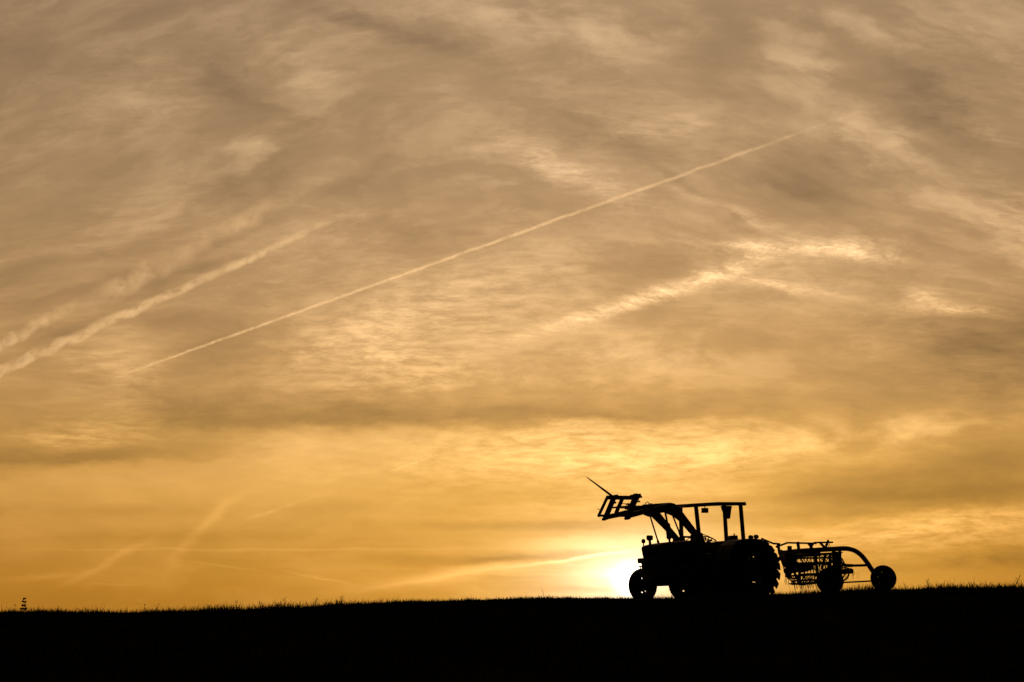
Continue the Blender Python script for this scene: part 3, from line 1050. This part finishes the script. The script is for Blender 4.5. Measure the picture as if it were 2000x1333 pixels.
MB().bar(Q(1601, 1059.5, .05), Q(1612.5, 1072, .05), .045, .05, (0, 1, 0)).build('rail_support', M_STEEL, K)
MB().bar(Q(1617, 1058, .05), Q(1611.5, 1072, .05), .045, .045, (0, 1, 0)).ball(Q(1617.3, 1057, .05), .032, 8).build('rail_support', M_STEEL, K)
for a_ in (1616.5, 1619.5):
    MB().tube([Q(a_, 1060, .08), Q(a_ + 2.6, 1071, .08)], .007, 6).build('linkage_wire', M_STEEL, K)
# gearbox column, lower frame bars at the right
MB().tube(path([(1640, 1079, -.2), (1639.5, 1084, -.2), (1639, 1096, -.2), (1639, 1116, -.2)], -.2), [.045, .05] + [.052] * 14, 12).ball(Q(1640, 1079.5, -.2), .05, 8).build('gear_column', M_PAINT, K)
MB().tube(path([(1641, 1093, -.2), (1645, 1101, -.2), (1652, 1104.6, -.18), (1672, 1105, -.1), (1697, 1104.3, 0)], 0), [.03] * 6 + [.05] * 3 + [.042] * 5 + [.033] * 7, 10).build('rear_brace', M_PAINT, K)
MB().tube([Q(1640, 1138.5, -.1), Q(1702, 1135.3, .0)], .02, 8).build('lower_brace', M_PAINT, K)
MB().bar(Q(1600, 1081.6, -.3), Q(1645, 1079.5, -.3), .04, .03).build('cross_frame', M_PAINT, K)
MB().bar(Q(1602, 1081.8, .2), Q(1616, 1081.2, .2), .04, .035).build('frame_lug', M_PAINT, K)
MB().bar(Q(1627, 1073, -.1), Q(1631, 1088, -.1), .06, .06, (0, 1, 0)).build('frame_hanger', M_PAINT, K)
MB().bar(Q(1630, 1078, -.15), Q(1634, 1125, -.15), .10, .12, (0, 1, 0)).build('frame_hanger', M_PAINT, K)

# reel: two end spiders and five tine bars, running aslant from near left to far right
RL, RR = Q(1549, 1113, .55), Q(1630, 1110, -.75)
ax_ = (RR - RL).normalized()
ru = Vector((0, 0, 1))
rv = Vector((1, 0, 0))
RAD = .27
for c_, nm in ((RL, 'reel_end'), (RR, 'reel_end')):
    b = MB()
    ring = [c_ + rv * (RAD * .80 * math.cos(a)) + ru * (RAD * .80 * math.sin(a)) for a in np.linspace(0, 2 * math.pi, 25)]
    b.tube(ring, .028, 6)
    for k in range(5):
        a = 2 * math.pi * k / 5 + .45
        b.bar(c_, c_ + rv * (RAD * math.cos(a)) + ru * (RAD * math.sin(a)), .05, .05, ax_)
    b.tube([c_ - ax_ * .06, c_ + ax_ * .06], .09, 14)
    b.build(nm, M_STEEL, K)
tooth_me = None
for k in range(6):
    a = 2 * math.pi * k / 6 + .45
    off = rv * (RAD * math.cos(a)) + ru * (RAD * math.sin(a))
    p0, p1 = RL + off - ax_ * .05, RR + off + ax_ * .05
    bar_o = MB().tube([p0, p1], .024, 8).build('tine_bar', M_STEEL, K)
    L_ = (p1 - p0).length
    for j in range(24):
        q = p0 + ax_ * (L_ * (j + .5) / 24)
        if tooth_me is None:
            to = MB().tube([Vector((0, 0, .015)), Vector((.03, 0, -.05)), Vector((.05, 0, -.13)), Vector((.02, 0, -.21))], [.0085, .0085, .008, .005], 5).build('tine', M_STEEL, bar_o)
            tooth_me = to.data
        else:
            to = bpy.data.objects.new('tine', tooth_me)
            COL.objects.link(to)
            to.parent = bar_o
        to.location = q
        to.rotation_euler = (random.uniform(-.12, .12), random.uniform(-.15, .15), random.uniform(-.4, .4))
# curved stripper hoops under the beam
for j in range(15):
    f = j / 14.0
    c_ = RL.lerp(RR, f)
    pts = [c_ + rv * (.37 * math.cos(a)) + ru * (.37 * math.sin(a) * .97) for a in np.linspace(R(72), R(292 + 8 * (j % 2)), 14)]
    MB().tube(pts, .011 if j not in (0, 14) else .019, 6).build('stripper_bar', M_STEEL, K)
MB().tube([RL + ru * .36, RR + ru * .36], .026, 8).build('stripper_rail', M_STEEL, K)
MB().tube([RL - ru * .34 + rv * .12, RR - ru * .34 + rv * .12], .018, 8).build('lower_rail', M_STEEL, K)
# outer guard hoop at the near end, seen in front of the reel
MB().tube(path([(1527, 1086, .6), (1529, 1098, .6), (1532.5, 1115, .6), (1537, 1127, .6), (1544, 1133.5, .6), (1553, 1139.5, .6), (1564, 1142.5, .6), (1580, 1141, .5), (1600, 1138.8, .4)], .6), .019, 8).build('guard_hoop', M_PAINT, K, smooth=True)
MB().prism([Q(1533, 1080, .5), Q(1552, 1079, .5), Q(1556, 1092, .5), Q(1552, 1104, .5), Q(1541, 1116, .5), Q(1538, 1122, .5), Q(1542, 1117, .5), Q(1536, 1102, .5)][:5] + [Q(1536, 1100, .5)], (0, .10, 0)).build('side_plate', M_PAINT, K, bevel=0.008)
MB().prism([Q(1542, 1098, .42), Q(1585, 1100, .25), Q(1586, 1113, .25), Q(1566, 1119, .32), Q(1545, 1117, .42), Q(1537, 1124, .45)], (0, .10, 0)).build('gear_cover', M_PAINT, K)
MB().bar(Q(1525, 1078, .1), Q(1534, 1104, .4), .09, .12, (0, 1, 0)).build('front_leg', M_PAINT, K)
MB().bar(Q(1562, 1115, .3), Q(1560, 1140, .35), .05, .05, (0, 1, 0)).build('front_strut', M_PAINT, K)
MB().bar(Q(1592, 1083, .1), Q(1598, 1130, .2), .055, .055, (0, 1, 0)).build('middle_strut', M_PAINT, K)
MB().bar(Q(1612, 1085, .1), Q(1605, 1112, .1), .05, .05, (0, 1, 0)).build('middle_strut', M_PAINT, K)
# far end of the reel drive, with its hoop and dangling hay
MB().tube([Q(1643, 1117, -.7), Q(1664, 1116, -.75)], [.07, .062], 12).ball(Q(1662, 1114.5, -.75), .06, 8).build('drive_hub', M_STEEL, K)
MB().tube(path([(1645, 1109.5, -.7), (1652, 1109.5, -.7), (1660, 1112, -.75), (1663, 1116, -.75)], -.7), .020, 8).build('drive_arm', M_STEEL, K)
MB().tube(path([(1646, 1135.5, -.6), (1651, 1132.5, -.6), (1656, 1127, -.6), (1658.5, 1119, -.6)], -.6), .022, 8).build('guard_hoop', M_PAINT, K, smooth=True)
m = MB()
for j in range(150):
    f = random.random()
    c_ = RL.lerp(RR, f)
    z0 = random.choice((-.34, -.30, -.12, .05))
    if random.random() < .12:
        c_, z0 = Q(1660 + random.uniform(-5, 5), 1118, -.7), 0
    q = c_ + ru * z0 + rv * random.uniform(-.25, .25)
    dx_ = random.uniform(-.06, .06)
    ln = random.uniform(.05, .24)
    m.tube([q, q + Vector((dx_ * .3, 0, -ln * .5)), q + Vector((dx_, random.uniform(-.03, .03), -ln))], .0035, 4)
h = m.build('hay_strands', M_HAY, K)
h['kind'] = 'stuff'


# ------------------------------------------------------------------ weeds standing on the crest
def on_crest(px, dy=0.0):
    d = ray(px, 1180)
    x = d.x / d.y * 33.5
    y = float(np.interp(x, cx, ct)) - 0.2 + dy
    x = d.x / d.y * y
    return Vector((x, y, float(height(x, y)) - .02))


def weed(px, h_px, kind, label, lean=0.0):
    o = on_crest(px)
    h = h_px / 84.0 + .09
    e = bpy.data.objects.new('weed', None)
    COL.objects.link(e)
    e.location = o
    tag(e, label, 'weed', 'weeds along the ridge')
    tip = Vector((lean * h, 0, h))
    MB().tube([Vector((0, 0, -.02)), tip * .5 + Vector((lean * -.02, .005, 0)), tip], [.006, .005, .002], 6).build('stem', M_WEED, e)

    def leaf(base, d, ln, wd):
        d = Vector(d).normalized()
        s = d.cross(Vector((random.uniform(-.5, .5), random.choice((-1, 1)) * random.uniform(.4, 1.2), random.uniform(0, .8)))).normalized() * wd
        m = base + d * ln * .5 + Vector((0, 0, .008))
        MB().add([base, m + s, base + d * ln, m - s, m + Vector((0, 0, .006))], [(0, 1, 4), (1, 2, 4), (2, 3, 4), (3, 0, 4)]).build('leaf', M_WEED, e)

    if kind == 'tiers':
        for k in range(4):
            f = .28 + .23 * k
            c_ = tip * f
            for j in range(9):
                a = j * 2.4 + k
                leaf(c_ + Vector((0, 0, random.uniform(-.012, .012))), (math.cos(a), math.sin(a), random.uniform(-.25, .55)), random.uniform(.06, .105) * (1.12 - .16 * k), .026)
    elif kind == 'head':
        for j in range(5):
            a = j * 1.3
            leaf(tip * .97, (math.cos(a), math.sin(a), .5), .03, .012)
        leaf(tip * .4, (1, 0, .8), .07, .008)
        leaf(tip * .3, (-1, .2, .8), .06, .008)
    else:
        for j in range(6):
            s = 1 if j % 2 else -1
            f = .25 + .1 * j
            leaf(tip * f, (s * random.uniform(.3, .8), random.uniform(-.4, .4), 1), random.uniform(.06, .12), .006)
    return e


weed(47, 22, 'tiers', 'tallest leafy weed with tiered leaves at the far left of the ridge')
weed(28, 9, 'head', 'small thin weed just left of the tall tiered weed', .1)
weed(282, 11, 'head', 'single thin weed with a round seed head on the left ridge', .05)
weed(303, 10, 'stalk', 'short bent weed right of the round-headed weed', .4)
weed(463, 18, 'stalk', 'tall forked grassy weed on the left ridge, before the slope rises', -.1)
weed(510, 17, 'stalk', 'upright forked weed at the foot of the rising ridge', -.15)
weed(557, 16, 'stalk', 'narrow stalky weed partway along the rising ridge', -.1)
weed(615, 14, 'stalk', 'stalky weed higher up the rising left ridge', .2)
weed(666, 13, 'stalk', 'last tall stalky weed before the ridge levels out', .05)
weed(1817, 12, 'stalk', 'small stalky weed on the ridge right of the rake wheel', -.15)
weed(1983, 18, 'stalk', 'lone leaning stalk at the far right of the ridge', .45)


# ------------------------------------------------------------------ contrails: long ribbons of ice cloud, lit by the sun
def contrail(p0, p1, alt, wpx0, wpx1, dens, label, rough=0.5, fade=(0.05, 0.15), wob=0.25, name='contrail', clump=1.0, freq=1.0):
    d0, d1 = ray(*p0), ray(*p1)
    A = EYE + d0 * ((alt - EYE.z) / d0.z)
    B = EYE + d1 * ((alt - EYE.z) / d1.z)
    L = (B - A).length
    r0 = wpx0 * (A - EYE).length / F / 2
    r1 = wpx1 * (B - EYE).length / F / 2
    b = MB()
    n = 24
    b.tube([Vector((L * k / n, 0, 0)) for k in range(n + 1)], [(r0 + (r1 - r0) * k / n) * 1.7 for k in range(n + 1)], 12)
    m = bpy.data.materials.new('contrail_ice_cloud')
    m.use_nodes = True
    t = m.node_tree
    t.nodes.clear()
    tc = t.nodes.new('ShaderNodeTexCoord')
    sp = t.nodes.new('ShaderNodeSeparateXYZ')
    t.links.new(tc.outputs['Object'], sp.inputs[0])
    x, y, z = (NX(o, t) for o in sp.outputs)
    f = x / L
    rad = f * (r1 - r0) + r0
    k = 1.0 / (6.0 * max(r0, r1)) * freq
    nv = noise(t, vec(t, x * k, 0.0, 3.0), 1.0, 3.0, 0.55)
    nw = noise(t, vec(t, x * k, 5.0, 8.0), 1.0, 3.0, 0.55)
    yy = y / rad - (nv - 0.5) * (wob * 4)
    zz = z / rad - (nw - 0.5) * (wob * 4)
    q = (1.0 - (yy * yy + zz * zz)).max(0.0)
    sc_ = 1.0 / ((r0 + r1) * 0.5)
    puff = noise(t, vec(t, x * (sc_ * 0.4 * freq), y * sc_ * 0.6, z * sc_ * 0.6), 1.0, 5.0, 0.65)
    lng = noise(t, vec(t, x * (sc_ * 0.05), 1.0, 2.0), 1.0, 3.0, 0.6)
    den = q.pow(1.3) * puff.ss(0.5 - 0.28 / (0.4 + rough), 0.5 + 0.28 / (0.4 + rough)) * lng.ss(0.25, 0.7, 1.0 - 0.75 * clump, 1.0 + 0.4 * clump)
    den = den * f.ss(0.0, fade[0]) * f.ss(1.0 - fade[1], 1.0, 1.0, 0.0)
    den = den * (dens / ((r0 + r1) * 0.9))
    v = t.nodes.new('ShaderNodeVolumePrincipled')
    v.inputs['Color'].default_value = (0.97, 0.95, 0.93, 1)
    v.inputs['Anisotropy'].default_value = 0.72
    t.links.new(den.s, v.inputs['Density'])
    o_ = t.nodes.new('ShaderNodeOutputMaterial')
    t.links.new(v.outputs[0], o_.inputs['Volume'])
    m.cycles.volume_sampling = 'MULTIPLE_IMPORTANCE'
    m.cycles.volume_step_rate = max(0.002, min(1.0, 0.35 * (r0 + r1) / (L * 0.1)))
    o = b.build(name, m)
    o.location = A
    o.rotation_euler = (B - A).to_track_quat('X', 'Z').to_euler()
    tag(o, label, 'contrail', 'contrails in the sky')
    return o


contrail((190, 750), (1690, 214), 9500, 6.5, 10, 0.46, 'longest thin contrail slanting across the middle of the sky', 0.6, (0.22, 0.10), 0.34, clump=0.7, freq=0.32)
contrail((-60, 752), (790, 368), 9000, 27, 16, 0.62, 'middle contrail at the left, ragged and bright, ending above the long thin one', 2.6, (0.02, 0.28), 0.5, clump=1.3, freq=0.4)
contrail((-60, 706), (190, 573), 9200, 26, 30, 0.95, 'short wide bright contrail piece at the left edge, topmost there', 3.5, (0.02, 0.8), 0.45, clump=0.8, freq=0.7)
contrail((140, 612), (820, 248), 9400, 54, 44, 0.24, 'broad broken-up faint contrail above the ragged bright one', 4.0, (0.25, 0.5), 0.55, clump=1.9, freq=0.8)
contrail((755, 924), (870, 882), 8000, 7, 6, 0.06, 'very short faint contrail dash low in the middle of the sky', 0.0, (0.3, 0.5), 0.0, freq=0.2, clump=0.2)
contrail((455, 1024), (700, 942), 8000, 9, 8, 0.028, 'faint short contrail low over the left half of the ridge', 0.0, (0.3, 0.5), 0.02, freq=0.2)
